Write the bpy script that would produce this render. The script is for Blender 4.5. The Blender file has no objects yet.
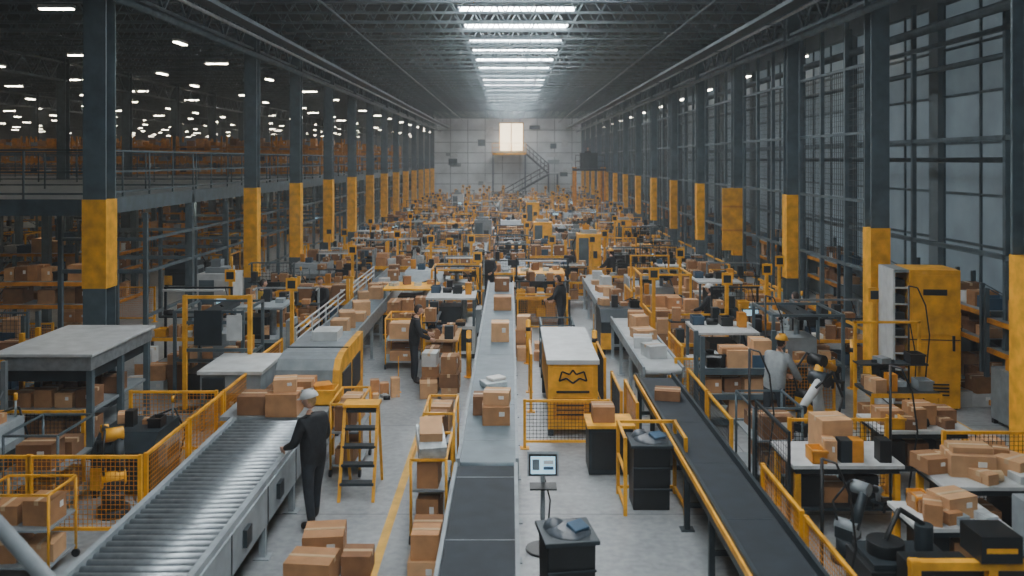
import bpy, math, random, bmesh
from mathutils import Vector, Matrix, Euler
R=random.Random(7)
F=850.0; H=5.0
# ---------------------------------------------------------------- materials
def mk(name,col,rough=.6,metal=0.0,var=.15,scale=6,rand=0.0,emis=0,ecol=None,bump=0.0):
    m=bpy.data.materials.new(name); m.use_nodes=True
    nt=m.node_tree; n=nt.nodes; l=nt.links; b=n['Principled BSDF']
    b.inputs['Roughness'].default_value=rough; b.inputs['Metallic'].default_value=metal
    tc=n.new('ShaderNodeTexCoord'); no=n.new('ShaderNodeTexNoise')
    no.inputs['Scale'].default_value=scale; no.inputs['Detail'].default_value=5
    l.new(tc.outputs['Object'],no.inputs['Vector'])
    cr=n.new('ShaderNodeValToRGB'); e=cr.color_ramp.elements
    e[0].position=.3; e[1].position=.7
    e[0].color=[c*(1-var) for c in col]+[1]; e[1].color=[min(1,c*(1+var)) for c in col]+[1]
    l.new(no.outputs['Fac'],cr.inputs['Fac']); out=cr.outputs['Color']
    if rand>0:
        oi=n.new('ShaderNodeObjectInfo'); hs=n.new('ShaderNodeHueSaturation')
        mr=n.new('ShaderNodeMapRange'); mr.inputs['To Min'].default_value=1-rand; mr.inputs['To Max'].default_value=1+rand
        l.new(oi.outputs['Random'],mr.inputs['Value']); l.new(mr.outputs['Result'],hs.inputs['Value'])
        l.new(out,hs.inputs['Color']); out=hs.outputs['Color']
    l.new(out,b.inputs['Base Color'])
    if bump>0:
        bp=n.new('ShaderNodeBump'); bp.inputs['Strength'].default_value=bump; bp.inputs['Distance'].default_value=.02
        l.new(no.outputs['Fac'],bp.inputs['Height']); l.new(bp.outputs['Normal'],b.inputs['Normal'])
    if emis>0:
        b.inputs['Emission Color'].default_value=list(ecol or col)+[1]; b.inputs['Emission Strength'].default_value=emis
    return m
YEL=mk('yellow_paint',(.80,.375,.014),.5,0,.28,4,.14)
YEL2=mk('amber_paint',(.62,.24,.01),.55,0,.28,4,.14)
STEEL=mk('blue_grey_steel',(.085,.122,.142),.5,.2,.25,3)
DKST=mk('dark_steel',(.025,.037,.045),.5,.3,.25,3)
ROOFM=mk('roof_deck',(.055,.078,.088),.8,0,.2,1)
JOIST=mk('joist_paint',(.13,.175,.195),.6,.1,.2,2)
ALU=mk('brushed_aluminium',(.34,.385,.41),.42,.7,.2,9)
GREY=mk('machine_grey',(.25,.29,.31),.55,.1,.2,4,.28)
WHITE=mk('white_panel',(.52,.55,.55),.5,0,.15,4,.14)
BLACK=mk('black_plastic',(.008,.011,.013),.45,0,.3,5)
BELT=mk('dark_rubber_belt',(.012,.02,.028),.75,0,.3,4)
BELT2=mk('grey_belt',(.12,.165,.19),.5,0,.22,3)
BELT3=mk('pale_belt',(.36,.39,.40),.5,0,.2,3)
CARD=mk('cardboard',(.38,.19,.08),.8,0,.18,5,.3)
CARD2=mk('cardboard_light',(.54,.31,.15),.8,0,.14,5,.2)
CARD3=mk('cardboard_dark',(.22,.105,.045),.8,0,.2,5,.2)
TAPE=mk('packing_tape',(.52,.36,.2),.3,0,.05,5)
LABEL=mk('paper_label',(.7,.7,.67),.6,0,.05,5)
WOOD=mk('pallet_wood',(.38,.23,.11),.8,0,.3,8)
WIRE=mk('wire_mesh',(.045,.06,.065),.5,.3,.1,5)
PLAST=mk('clear_wrap',(.45,.51,.53),.25,0,.25,12,.1,bump=.6)
BAG=mk('bin_liner',(.06,.075,.09),.35,0,.4,9,bump=.8)
SCREEN=mk('screen_glow',(.5,.75,.85),.3,0,.1,3,emis=.9,ecol=(.42,.72,.9))
BLUEB=mk('blue_tote',(.04,.09,.15),.5,0,.15,5,.2)
SKY=mk('skylight_glazing',(.8,.9,.95),.5,emis=31,ecol=(.95,.97,.99))
LAMP=mk('lamp_tube',(.9,.9,.85),.5,emis=36,ecol=(1,.87,.68))
WARM=mk('bright_window',(.9,.8,.6),.5,emis=3.5,ecol=(1,.84,.55))
GLAZ=mk('frosted_glazing',(.13,.17,.20),.35,0,.4,.7,emis=.11,ecol=(.5,.66,.74))
WALLM=mk('wall_paint',(.15,.19,.21),.8,0,.15,.6)
BWALL=mk('far_wall_panel',(.55,.59,.60),.8,0,.25,.5)
SKIN=mk('skin',(.55,.32,.22),.55,0,.06,12)
HAIR=mk('blond_hair',(.42,.27,.12),.6,0,.3,30)
HAIRD=mk('dark_hair',(.03,.02,.015),.6,0,.3,30)
JACK=mk('black_jacket',(.010,.013,.017),.8,0,.4,8,bump=.6)
JACK2=mk('grey_shirt',(.28,.31,.32),.8,0,.2,8,bump=.3)
TROU=mk('dark_trousers',(.016,.022,.030),.8,0,.3,8,bump=.4)
BOOT=mk('boots',(.01,.01,.01),.5)
HIVIS=mk('hivis_vest',(.75,.5,.05),.6)
EYEW=mk('eye_white',(.8,.8,.8),.3); LIP=mk('lips',(.4,.15,.12),.5)
LINE=mk('floor_line_paint',(.60,.34,.04),.5,0,.3,3)
def floor_mat():
    m=bpy.data.materials.new('polished_concrete'); m.use_nodes=True
    nt=m.node_tree;n=nt.nodes;l=nt.links;b=n['Principled BSDF']
    tc=n.new('ShaderNodeTexCoord')
    a=n.new('ShaderNodeTexNoise');a.inputs['Scale'].default_value=.45;a.inputs['Detail'].default_value=9;a.inputs['Roughness'].default_value=.7
    c=n.new('ShaderNodeTexNoise');c.inputs['Scale'].default_value=9;c.inputs['Detail'].default_value=6
    l.new(tc.outputs['Object'],a.inputs['Vector']);l.new(tc.outputs['Object'],c.inputs['Vector'])
    mx=n.new('ShaderNodeMix');mx.inputs[0].default_value=.35
    l.new(a.outputs['Fac'],mx.inputs[2]);l.new(c.outputs['Fac'],mx.inputs[3])
    cr=n.new('ShaderNodeValToRGB');e=cr.color_ramp.elements
    e[0].position=.38;e[0].color=(.18,.20,.21,1);e[1].position=.62;e[1].color=(.36,.39,.40,1)
    l.new(mx.outputs[0],cr.inputs['Fac'])
    br=n.new('ShaderNodeTexBrick');br.offset=0;br.inputs['Scale'].default_value=1
    br.inputs['Brick Width'].default_value=4;br.inputs['Row Height'].default_value=4;br.inputs['Mortar Size'].default_value=.012
    br.inputs['Color1'].default_value=(1,1,1,1);br.inputs['Color2'].default_value=(.93,.93,.93,1);br.inputs['Mortar'].default_value=(.45,.45,.45,1)
    l.new(tc.outputs['Object'],br.inputs['Vector'])
    m2=n.new('ShaderNodeMix');m2.data_type='RGBA';m2.blend_type='MULTIPLY';m2.inputs[0].default_value=1
    l.new(cr.outputs['Color'],m2.inputs[6]);l.new(br.outputs['Color'],m2.inputs[7])
    l.new(m2.outputs[2],b.inputs['Base Color'])
    rr=n.new('ShaderNodeMapRange');rr.inputs['To Min'].default_value=.22;rr.inputs['To Max'].default_value=.5
    l.new(a.outputs['Fac'],rr.inputs['Value']);l.new(rr.outputs['Result'],b.inputs['Roughness'])
    return m
FLOORM=floor_mat()
# ---------------------------------------------------------------- mesh builder
class M:
    def __init__(s): s.v=[];s.f=[];s.mi=[];s.ms=[];s.sm=[]
    def _m(s,m):
        if m not in s.ms: s.ms.append(m)
        return s.ms.index(m)
    def box(s,x0,x1,y0,y1,z0,z1,m):
        b=len(s.v); s.v+=[(x0,y0,z0),(x1,y0,z0),(x1,y1,z0),(x0,y1,z0),(x0,y0,z1),(x1,y0,z1),(x1,y1,z1),(x0,y1,z1)]
        k=s._m(m)
        for q in ((0,3,2,1),(4,5,6,7),(0,1,5,4),(1,2,6,5),(2,3,7,6),(3,0,4,7)):
            s.f.append(tuple(b+i for i in q)); s.mi.append(k); s.sm.append(False)
    def rbox(s,c,sz,m,rz=0,rx=0,ry=0):
        i=len(s.v); s.box(-sz[0]/2,sz[0]/2,-sz[1]/2,sz[1]/2,-sz[2]/2,sz[2]/2,m)
        mt=Euler((rx,ry,rz)).to_matrix(); c=Vector(c)
        for k in range(i,len(s.v)): s.v[k]=tuple(mt@Vector(s.v[k])+c)
    def cyl(s,p0,p1,r,m,n=8,r1=None,cap=True,smooth=True):
        p0=Vector(p0);p1=Vector(p1);d=(p1-p0).normalized()
        u=d.orthogonal().normalized(); w=d.cross(u); r1=r if r1 is None else r1
        b=len(s.v);k=s._m(m)
        for p,rr in((p0,r),(p1,r1)):
            for i in range(n):
                a=2*math.pi*i/n; s.v.append(tuple(p+(u*math.cos(a)+w*math.sin(a))*rr))
        for i in range(n):
            j=(i+1)%n; s.f.append((b+i,b+j,b+n+j,b+n+i)); s.mi.append(k); s.sm.append(smooth and n>5)
        if cap:
            s.f.append(tuple(b+i for i in range(n))[::-1]);s.mi.append(k);s.sm.append(False)
            s.f.append(tuple(b+n+i for i in range(n)));s.mi.append(k);s.sm.append(False)
    def bar(s,p0,p1,t,m): s.cyl(p0,p1,t*.707,m,4,smooth=False)
    def tube(s,pts,r,m,n=6):
        for a,b in zip(pts,pts[1:]): s.cyl(a,b,r,m,n)
    def prism(s,prof,x0,x1,m,axis='x'):
        b=len(s.v);n=len(prof);k=s._m(m)
        for x in(x0,x1):
            for(a,c) in prof: s.v.append((x,a,c) if axis=='x' else (a,x,c))
        for i in range(n):
            j=(i+1)%n; s.f.append((b+i,b+j,b+n+j,b+n+i));s.mi.append(k);s.sm.append(False)
        s.f.append(tuple(b+i for i in range(n))[::-1]);s.mi.append(k);s.sm.append(False)
        s.f.append(tuple(b+n+i for i in range(n)));s.mi.append(k);s.sm.append(False)
    def ball(s,c,r,m,nu=14,nv=9,half=False):
        b=len(s.v);k=s._m(m);r=(r,r,r) if not hasattr(r,'__len__') else r
        lo=0 if half else -math.pi/2
        for j in range(nv+1):
            t=lo+(math.pi/2-lo)*j/nv
            for i in range(nu):
                a=2*math.pi*i/nu
                s.v.append((c[0]+r[0]*math.cos(t)*math.cos(a),c[1]+r[1]*math.cos(t)*math.sin(a),c[2]+r[2]*math.sin(t)))
        for j in range(nv):
            for i in range(nu):
                q=(i+1)%nu; s.f.append((b+j*nu+i,b+j*nu+q,b+(j+1)*nu+q,b+(j+1)*nu+i));s.mi.append(k);s.sm.append(True)
    def add(s,me,mt,fn):
        b=len(s.v); s.v+=[tuple(mt@v.co) for v in me.vertices]
        for p in me.polygons:
            s.f.append(tuple(b+i for i in p.vertices)); s.mi.append(s._m(fn(p.center)));s.sm.append(True)
    def carton(s,x,y,z,sx,sy,sz,m=None,rz=0,label=True):
        m=m or R.choice([CARD,CARD,CARD2,CARD3]); i=len(s.v)
        s.box(-sx/2,sx/2,-sy/2,sy/2,0,sz,m)
        s.box(-sx/2-.003,sx/2+.003,-.03,.03,sz-.06,sz+.003,TAPE)
        if label and R.random()<.3: s.box(sx*.1,sx*.30,-sy/2-.004,-sy/2+.01,sz*.5,sz*.75,LABEL)
        ca,sa=math.cos(rz),math.sin(rz)
        for k in range(i,len(s.v)):
            a,b,c=s.v[k]; s.v[k]=(x+a*ca-b*sa,y+a*sa+b*ca,z+c)
    def mesh(s,name):
        me=bpy.data.meshes.new(name); me.from_pydata(s.v,[],s.f)
        for m in s.ms: me.materials.append(m)
        me.polygons.foreach_set('material_index',s.mi); me.polygons.foreach_set('use_smooth',s.sm); me.update(); return me
    def obj(s,name,loc=(0,0,0),rz=0,bevel=0):
        return inst(name,s.mesh(name),loc,rz,bevel)
PLACED=[]
def inst(name,me,loc=(0,0,0),rz=0,bevel=0,sc=1):
    o=bpy.data.objects.new(name,me); o.location=loc; o.rotation_euler=(0,0,rz); o.scale=(sc,sc,sc)
    bpy.context.scene.collection.objects.link(o)
    if loc[2]<3: PLACED.append((loc[0],loc[1]))
    if bevel:
        b=o.modifiers.new('bevel','BEVEL'); b.width=bevel; b.segments=2; b.limit_method='ANGLE'
    return o
def meshfill(m,x0,x1,z0,z1,sp,mat,t=.005,y=0):
    n=max(1,int((x1-x0)/sp))
    for i in range(1,n):
        x=x0+(x1-x0)*i/n; m.box(x-t/2,x+t/2,y-t/2,y+t/2,z0,z1,mat)
    n=max(1,int((z1-z0)/sp))
    for i in range(1,n):
        z=z0+(z1-z0)*i/n; m.box(x0,x1,y-t/2,y+t/2,z-t/2,z+t/2,mat)
def fence(L,h,fm,sp=.06,wm=None,z0=.12,t=.006,post=.05):
    m=M(); w=wm or WIRE
    for x in(-L/2+post/2,L/2-post/2):
        m.box(x-post/2,x+post/2,-post/2,post/2,0,h,fm); m.box(x-.08,x+.08,-.08,.08,0,.012,fm)
    for z in(z0,h-.03): m.box(-L/2+post,L/2-post,-.02,.02,z-.02,z+.02,fm)
    meshfill(m,-L/2+post,L/2-post,z0,h-.03,sp,w,t)
    return m.mesh('fence')
# ---------------------------------------------------------------- room shell
X0,X1,Y0,Y1=-75,11.6,-12,98; ZR=10.6
m=M(); m.box(X0,X1,Y0,150,-.2,0,FLOORM); m.obj('floor')
m=M(); m.box(X0,X1,Y0,150,ZR,ZR+.2,ROOFM); m.obj('ceiling')
m=M(); m.box(X0,X0+.2,Y0,150,0,ZR,WALLM); m.obj('wall_left')
m=M(); m.box(X0,X1,Y0-.2,Y0,0,ZR,WALLM); m.obj('wall_front')
m=M(); m.box(X0,-8.7,149.8,150,0,ZR,WALLM); m.obj('wall_far_left')
m=M(); m.box(-8.9,X1,Y1,Y1+.2,0,ZR,BWALL)
for i in range(11): m.box(-8.9+i*2,-8.82+i*2,Y1-.06,Y1,0,ZR,GREY)
for z in(2.2,3.4,4.6,5.8,7,8.4): m.box(-8.9,X1,Y1-.09,Y1,z,z+.08,GREY)
for i in range(26):
    a=R.uniform(-8.4,8); b=R.uniform(1,8.6)
    if not(-2.5<a<2): m.box(a,a+R.uniform(.5,1.4),Y1-.12,Y1,b,b+R.uniform(.3,.8),R.choice([WHITE,GREY,WHITE,STEEL]))
m.obj('wall_back')
m=M(); m.box(X1,X1+.25,Y0,Y1,0,1.6,WALLM); m.box(X1,X1+.25,Y0,Y1,9.2,ZR,WALLM)
y=Y0
while y<Y1: m.box(X1-.12,X1+.25,y,y+.5,1.6,9.2,WALLM); y+=5.8
m.obj('wall_right')
k=1; y=Y0+.5
wm=M(); wm.box(-.02,.02,0,5.3,0,7.6,GLAZ)
for i in range(4): wm.box(-.07,.05,i*1.77-.035 if i else 0,i*1.77+.035 if i<3 else 5.3,0,7.6,STEEL)
for z in(0,1.25,2.5,3.8,5.05,6.3,7.53): wm.box(-.06,.04,0,5.3,z,z+.07,STEEL)
wme=wm.mesh('window')
while y<Y1-5:
    inst('window_%d'%k,wme,(X1+.1,y,1.6)); k+=1; y+=5.8
sm=M(); sm.box(-2.1,2.1,-.55,.55,0,.04,SKY)
for a in(-2.15,2.1): sm.box(a,a+.05,-.6,.6,-.05,.06,ALU)
for a in(-.6,.55): sm.box(-2.1,2.1,a,a+.05,-.05,.06,ALU)
for a in(-.7,.7): sm.box(a-.02,a+.02,-.55,.55,-.03,.0,STEEL)
sme=sm.mesh('skylight')
y=-8.0
while y<95:
    inst('skylight',sme,(.25,y,ZR-.07)); y+=3.9
def joist(L,d=.75):
    m=M(); m.box(0,L,-.06,.06,d-.08,d,JOIST); m.box(0,L,-.05,.05,0,.07,JOIST)
    n=int(L/.75)
    for i in range(n):
        a=L*i/n;b=L*(i+.5)/n;c=L*(i+1)/n
        m.bar((a,0,d-.05),(b,0,.04),.035,JOIST); m.bar((b,0,.04),(c,0,d-.05),.035,JOIST)
    return m.mesh('roof_joist')
jm=joist(16.0); jr=joist(3.0); jl=joist(60)
y=-10.0
while y<Y1-1:
    inst('roof_joist',jm,(-8.15,y,ZR-.95)); inst('roof_joist',jr,(8.4,y,ZR-.95))
    if y>10: inst('roof_joist',jl,(-68.7,y,ZR-.95))
    y+=1.95
while y<148: inst('roof_joist',jl,(-68.7,y,ZR-.95)); y+=3.9
def girder(name,x,z,y0,y1,d=.9):
    m=M(); L=y1-y0
    m.box(-.12,.12,0,L,0,.08,STEEL); m.box(-.12,.12,0,L,d-.08,d,STEEL); n=int(L/1.45)
    for i in range(n):
        a=L*i/n;c=L*(i+1)/n
        m.bar((0,a,d-.05),(0,(a+c)/2,.05),.06,STEEL); m.bar((0,(a+c)/2,.05),(0,c,d-.05),.06,STEEL)
    return m.obj(name,(x,y0,z))
girder('roof_girder',-8.4,8.55,-8,97.5); girder('roof_girder',8.15,8.55,-8,97.5)
girder('roof_girder',-20.5,8.6,-8,145); girder('roof_girder',-33,8.6,-8,145)
m=M()
for x,z,r in((7.7,8.25,.09),(7.5,8.9,.05),(7.2,9.0,.05),(-7.6,8.7,.05),(-8.0,8.3,.09),(9.6,8.0,.11),(10.4,7.2,.07),(-5.2,9.35,.04),(5.6,9.35,.04),(10.8,5.0,.06)):
    m.cyl((x,-8,z),(x,97.8,z),r,ALU if r==.05 else STEEL,8)
for x in(7.35,-7.85):
    for yy in range(-6,97,6): m.box(x-.3,x+.3,yy,yy+.04,8.8,8.84,STEEL)
m.obj('overhead_pipework')
m=M()
for x in(-7.0,6.6):
    m.box(x-.2,x-.18,-8,97.5,8.6,8.7,STEEL);m.box(x+.18,x+.2,-8,97.5,8.6,8.7,STEEL);m.box(x-.18,x+.18,-8,97.5,8.6,8.62,DKST)
    for yy in range(-6,97,4): m.cyl((x,yy,8.6),(x,yy,9.7),.012,STEEL,4)
m.obj('cable_tray')
def column(y0,y1,w=.55,full=False,h=9.65):
    m=M()
    def seg(z0,z1,mt):
        t=.05; m.box(-w/2,w/2,-w/2,-w/2+t,z0,z1,mt);m.box(-w/2,w/2,w/2-t,w/2,z0,z1,mt);m.box(-t/2,t/2,-w/2+t,w/2-t,z0,z1,mt)
    for a,b,c in [(0,y0,STEEL if not full else YEL),(y0,y1,YEL),(y1,h,STEEL)]:
        if b>a: seg(a,b,c)
    m.box(-w*.7,w*.7,-w*.7,w*.7,0,.05,DKST)
    if y1>y0: m.box(-w/2-.015,w/2+.015,-w/2-.015,w/2+.015,y0,y1,YEL)
    return m.mesh('column')
cR=column(1.6,4.0,.38); cRf=column(0.05,3.5,.4); cL=column(2.4,4.2,.46); cL2=column(1.2,4.1,.40); cP=column(0,0,.4)
for yy in(13.3,18.9): inst('steel_column',cRf,(8.15,yy,0))
for i in range(13): inst('steel_column',cR,(8.15,24.6+i*5.85,0))
inst('steel_column',cL,(-8.4,17.4,0))
for i,yy in enumerate((27.7,33.4,39.4,45.2)): inst('steel_column',cL2,(-8.4,yy,0))
for i in range(8): inst('steel_column',cL2,(-8.4,51+i*5.85,0))
for i in range(20):
    inst('steel_column',cP,(-20.5,13+i*6.5,0))
    if i%2==0: inst('steel_column',cP,(-33,20+i*6.5,0))
m=M(); m.box(-.34,.34,-.34,-.28,1.95,4.05,YEL); m.box(-.34,.34,-.35,-.33,2.6,2.66,YEL2);m.box(-.34,.34,-.35,-.33,3.4,3.46,YEL2)
m.box(-.03,.03,-.29,.0,3.5,3.56,STEEL); m.box(-.03,.03,-.03,.03,0,3.56,STEEL); m.obj('yellow_warning_panel',(7.5,29.0,0))
def bay(L=4.9):
    m=M()
    for i in range(4):
        x=L*i/3; w=.05 if 0<i<3 else .07
        m.box(x-w,x+w,-.05,.05,0,8.4,STEEL)
    for z in(2.4,4.0,5.6,7.2): m.box(0,L,-.04,.04,z,z+.07,STEEL)
    for i in range(3):
        for z0,z1 in((2.5,4.0),(4.1,5.6),(5.7,7.2)):
            meshfill(m,L*i/3+.1,L*(i+1)/3-.1,z0,z1,.13,WIRE,.01)
    m.box(0,L,-.035,.035,1.0,1.06,YEL)
    return m.mesh('wire_cage_partition')
bm_=bay()
for i in range(13): inst('wire_cage_partition',bm_,(8.3,19.35+i*5.85,0),math.pi/2)
m=M()
for i in range(22): m.box(-.05,.05,i*3.9,i*3.9+.1,0,8.8,STEEL)
for z in(3.0,5.4,7.6): m.box(-.05,.05,0,84,z,z+.1,STEEL)
m.obj('mezzanine_support_frame',(9.9,13,0))
lm=M(); lm.box(-.45,.45,-.10,.10,.03,.12,WHITE); lm.box(-.42,.42,-.08,.08,0,.03,LAMP)
for a in(-.35,.35): lm.cyl((a,0,.12),(a,0,1.0),.008,STEEL,4)
lme=lm.mesh('ceiling_light')
R.seed(3)
for ix in range(12):
    for iy in range(19):
        x=-11.5-ix*4.8+R.uniform(-.5,.5); y=22+iy*6.6+(ix%2)*3+R.uniform(-.6,.6)
        if y<147: inst('ceiling_light',lme,(x,y,8.9),R.choice([0,0,math.pi/2]))
for y in range(30,96,7): inst('ceiling_light',lme,(10.3,y,8.6),math.pi/2)
# ---------------------------------------------------------------- mezzanine left
MX0,MX1,MY0,MY1=-42,-9.3,19,95; zd=4.0
m=M()
m.box(MX0,MX1,MY0,MY1,zd,zd+.12,STEEL); m.box(MX1-.12,MX1,MY0,MY1,zd-.25,zd,STEEL); m.box(MX0,MX1,MY0,MY0+.15,zd-.25,zd,STEEL)
x=MX1-.1
while x>MX0:
    yy=MY0+.1
    while yy<MY1: m.box(x-.1,x+.1,yy-.1,yy+.1,0,zd,STEEL); yy+=5.85
    x-=4.2
def rail(m,p0,p1,z,mt,h=1.1,st=1.5):
    p0=Vector((p0[0],p0[1],z));p1=Vector((p1[0],p1[1],z));L=(p1-p0).length;n=int(L/st)
    for i in range(n+1):
        p=p0.lerp(p1,i/n); m.cyl(p,p+Vector((0,0,h)),.025,mt,6)
    for hh in(h,h*.55,.12): m.bar(p0+Vector((0,0,hh)),p1+Vector((0,0,hh)),.045,mt)
rail(m,(MX1-.05,MY0),(MX1-.05,MY1),zd+.12,STEEL); rail(m,(MX0,MY0+.05),(MX1-.05,MY0+.05),zd+.12,STEEL)
for yy in(26,34,43,55): rail(m,(MX0,yy),(MX1-.3,yy),zd+.12,STEEL)
m.obj('mezzanine_platform')
l2=M(); l2.box(-.6,.6,-.08,.08,.02,.08,WHITE); l2.box(-.57,.57,-.06,.06,0,.02,LAMP); l2e=l2.mesh('l2')
for ix in range(6):
    for iy in range(9): inst('under_deck_fill_light',l2e,(-11.5-ix*4.2,21.5+iy*8.2,3.66))  # fill lamps added below the deck to brighten the space under the mezzanine
m=M()
for i in range(24):
    for x in(0,-2.1): m.box(x-.05,x+.05,i*3-.05,i*3+.05,0,3.7,STEEL)
    m.box(-2.1,0,i*3-.03,i*3+.03,2.2,2.3,STEEL); m.box(-2.1,0,i*3-.03,i*3+.03,3.0,3.08,STEEL)
for z in(1.1,2.2,3.0): m.box(-.04,.04,0,69,z,z+.07,STEEL)
m.obj('steel_support_frame',(-9.0,21,0))
# ---------------------------------------------------------------- templates
def tote(m,x,y,z,sx,sy,sz,mt):
    t=.02
    m.box(x-sx/2,x+sx/2,y-sy/2,y+sy/2,z,z+t,mt)
    m.box(x-sx/2,x-sx/2+t,y-sy/2,y+sy/2,z,z+sz,mt);m.box(x+sx/2-t,x+sx/2,y-sy/2,y+sy/2,z,z+sz,mt)
    m.box(x-sx/2,x+sx/2,y-sy/2,y-sy/2+t,z,z+sz,mt);m.box(x-sx/2,x+sx/2,y+sy/2-t,y+sy/2,z,z+sz,mt)
    m.box(x-sx/2-.015,x+sx/2+.015,y-sy/2-.015,y-sy/2,z+sz-.04,z+sz,mt)
    m.box(x-sx/2+.03,x+sx/2-.03,y-sy/2+.03,y+sy/2-.03,z+t,z+sz*.6,R.choice([CARD,LABEL,PLAST]))
def rack(seed,L=2.7,h=2.4,lev=3,d=.9,fm=STEEL,beam=YEL2,mats=None):
    R.seed(seed); m=M()
    for x in(0,L):
        for y in(0,d): m.box(x-.04,x+.04,y-.04,y+.04,0,h,fm)
        for q in range(int(h/.6)): m.bar((x,0,.1+q*.6),(x,d,min(.05+(q+1)*.6,h)),.02,fm)
    for i in range(lev):
        z=.15+i*(h-.3)/max(1,lev-1)
        if i==lev-1: z=min(z,h-.6)
        m.box(0,L,-.02,.02,z-.1,z,beam);m.box(0,L,d-.02,d+.02,z-.1,z,beam);m.box(.04,L-.04,.02,d-.02,z-.02,z,GREY)
        x=.1
        while x<L-.4:
            w=R.uniform(.25,.5); hh=R.uniform(.2,.5)
            if R.random()<.9:
                if R.random()<.7: m.carton(x+w/2,d/2+R.uniform(-.06,.06),z,w,min(.6,d*.8)*R.uniform(.7,1),hh,mats and R.choice(mats),R.uniform(-.1,.1))
                else: tote(m,x+w/2,d/2,z,w,min(.5,d*.8),.25,R.choice([BLUEB,GREY,BLACK,WHITE]))
            x+=w+.04
    return m.mesh('rack')
def small(m,x,y,z,mx=.3):
    k=R.random()
    if k<.42: m.carton(x,y,z,R.uniform(.16,mx),R.uniform(.18,.33),R.uniform(.08,.32),None,R.uniform(-.4,.4))
    elif k<.58: tote(m,x,y,z,mx,.3,.18,R.choice([BLUEB,BLACK,YEL,YEL2,GREY]))
    elif k<.74: m.rbox((x,y,z+.05),(mx*.8,.25,.1),R.choice([WHITE,PLAST,GREY,LABEL]),R.uniform(-.5,.5))
    elif k<.84: m.cyl((x-.1,y,z+.07),(x+.12,y,z+.07),.07,R.choice([TAPE,YEL,BLACK]),10)
    else: m.box(x-.08,x+.08,y-.1,y+.1,z,z+.3,R.choice([DKST,BLACK,YEL2]))
def station(seed):
    R.seed(seed); m=M(); fm=R.choice([YEL,YEL,STEEL,GREY,DKST]); w=R.uniform(1.2,1.75); d=.8; top=R.choice([WHITE,GREY,DKST,WOOD,GREY]); hp=R.uniform(1.3,2.15)
    for x in(-w/2+.03,w/2-.03):
        m.box(x-.025,x+.025,-d/2,-d/2+.05,0,.82,fm); m.box(x-.025,x+.025,d/2-.05,d/2,0,hp,fm)
        m.box(x-.02,x+.02,-d/2,d/2,.2,.24,fm)
        if seed%2: m.bar((x,d/2-.03,hp-.02),(x,.05,hp-.04),.03,fm)
    m.box(-w/2,w/2,-d/2,d/2-.06,.82,.87,top); m.box(-w/2,w/2,-d/2-.01,-d/2,.80,.88,R.choice([YEL,fm])); m.box(-w/2+.05,w/2-.05,-d/2+.05,d/2-.08,.22,.25,GREY)
    m.box(-w/2,w/2,d/2-.32,d/2+.02,1.25,1.28,DKST); m.box(-w/2,w/2,d/2-.05,d/2,hp-.04,hp,fm)
    if seed%3==0: m.box(-w/2+.1,w/2-.1,-.0,.1,hp-.06,hp-.02,WHITE)
    if seed%3==1: meshfill(m,-w/2+.05,w/2-.05,.9,hp-.04,.1,BLACK,.008,d/2-.02)
    x=-w/2+.16
    while x<w/2-.12:
        if R.random()<.92: small(m,x,-.14+R.uniform(-.1,.1),.87,.26)
        if R.random()<.7: small(m,x,.18,.87,.2)
        if R.random()<.88: small(m,x,d/2-.17,1.28,.26)
        if R.random()<.85: 
            if R.random()<.5: m.carton(x,0,.25,.28,.5,R.uniform(.25,.45))
            else: tote(m,x,0,.25,.28,.5,.26,R.choice([BLUEB,BLACK,YEL,GREY]))
        x+=.3
    sx=R.uniform(-.4,.4); m.cyl((sx,.25,.87),(sx,.25,1.12),.02,BLACK,6); m.rbox((sx,.2,1.2),(.42,.03,.27),BLACK,rx=-.15); m.rbox((sx,.182,1.2),(.38,.005,.23),SCREEN if seed%5==0 else DKST,rx=-.15)
    m.tube([(w/2-.1,d/2,.87),(w/2-.05,d/2+.05,1.3),(w/2-.2,d/2,hp)],.012,BLACK,5)
    return m.mesh('station')
def pallet(m,x=0,y=0,w=1.2,d=1.0):
    for yy in(-d/2,-.05,d/2-.1): m.box(x-w/2,x+w/2,y+yy,y+yy+.1,0,.1,WOOD)
    for i in range(7): a=x-w/2+i*(w-.1)/6; m.box(a,a+.1,y-d/2,y+d/2,.1,.13,WOOD)
def palletload(seed,wrap=False):
    R.seed(seed); m=M(); pallet(m); lev=R.randint(2,4); s=R.uniform(.24,.32); z=.13
    for q in range(lev):
        for i in range(3):
            for j in range(3):
                if q==lev-1 and R.random()<.4: continue
                m.carton(-.38+i*.38,-.32+j*.32,z,.36,.30,s,None,R.uniform(-.06,.06))
        z+=s+.004
    if wrap: m.box(-.59,.59,-.49,.49,.14,z+.03,PLAST)
    return m.mesh('pallet')
def cart(seed,fm=YEL,w=.75,d=1.0,h=1.2,t=.02):
    R.seed(seed); m=M()
    for x in(-w/2,w/2):
        for y in(-d/2,d/2):
            m.cyl((x,y,.12),(x,y,h),t,fm,6); m.cyl((x-.02,y,.06),(x+.02,y,.06),.06,BLACK,10)
        m.bar((x,-d/2,h),(x,d/2,h),.03,fm)
    for z in(.16,.68):
        m.box(-w/2,w/2,-d/2,d/2,z,z+.03,GREY)
        for y in(-d*.26,d*.24): m.carton(R.uniform(-.04,.04),y,z+.03,R.uniform(.5,.75)*w,.4*d,R.uniform(.22,.4),None,R.uniform(-.1,.1))
    m.bar((-w/2,-d/2,h),(w/2,-d/2,h),.03,fm);m.bar((-w/2,d/2,h),(w/2,d/2,h),.03,fm)
    return m.mesh('cart')
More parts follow.
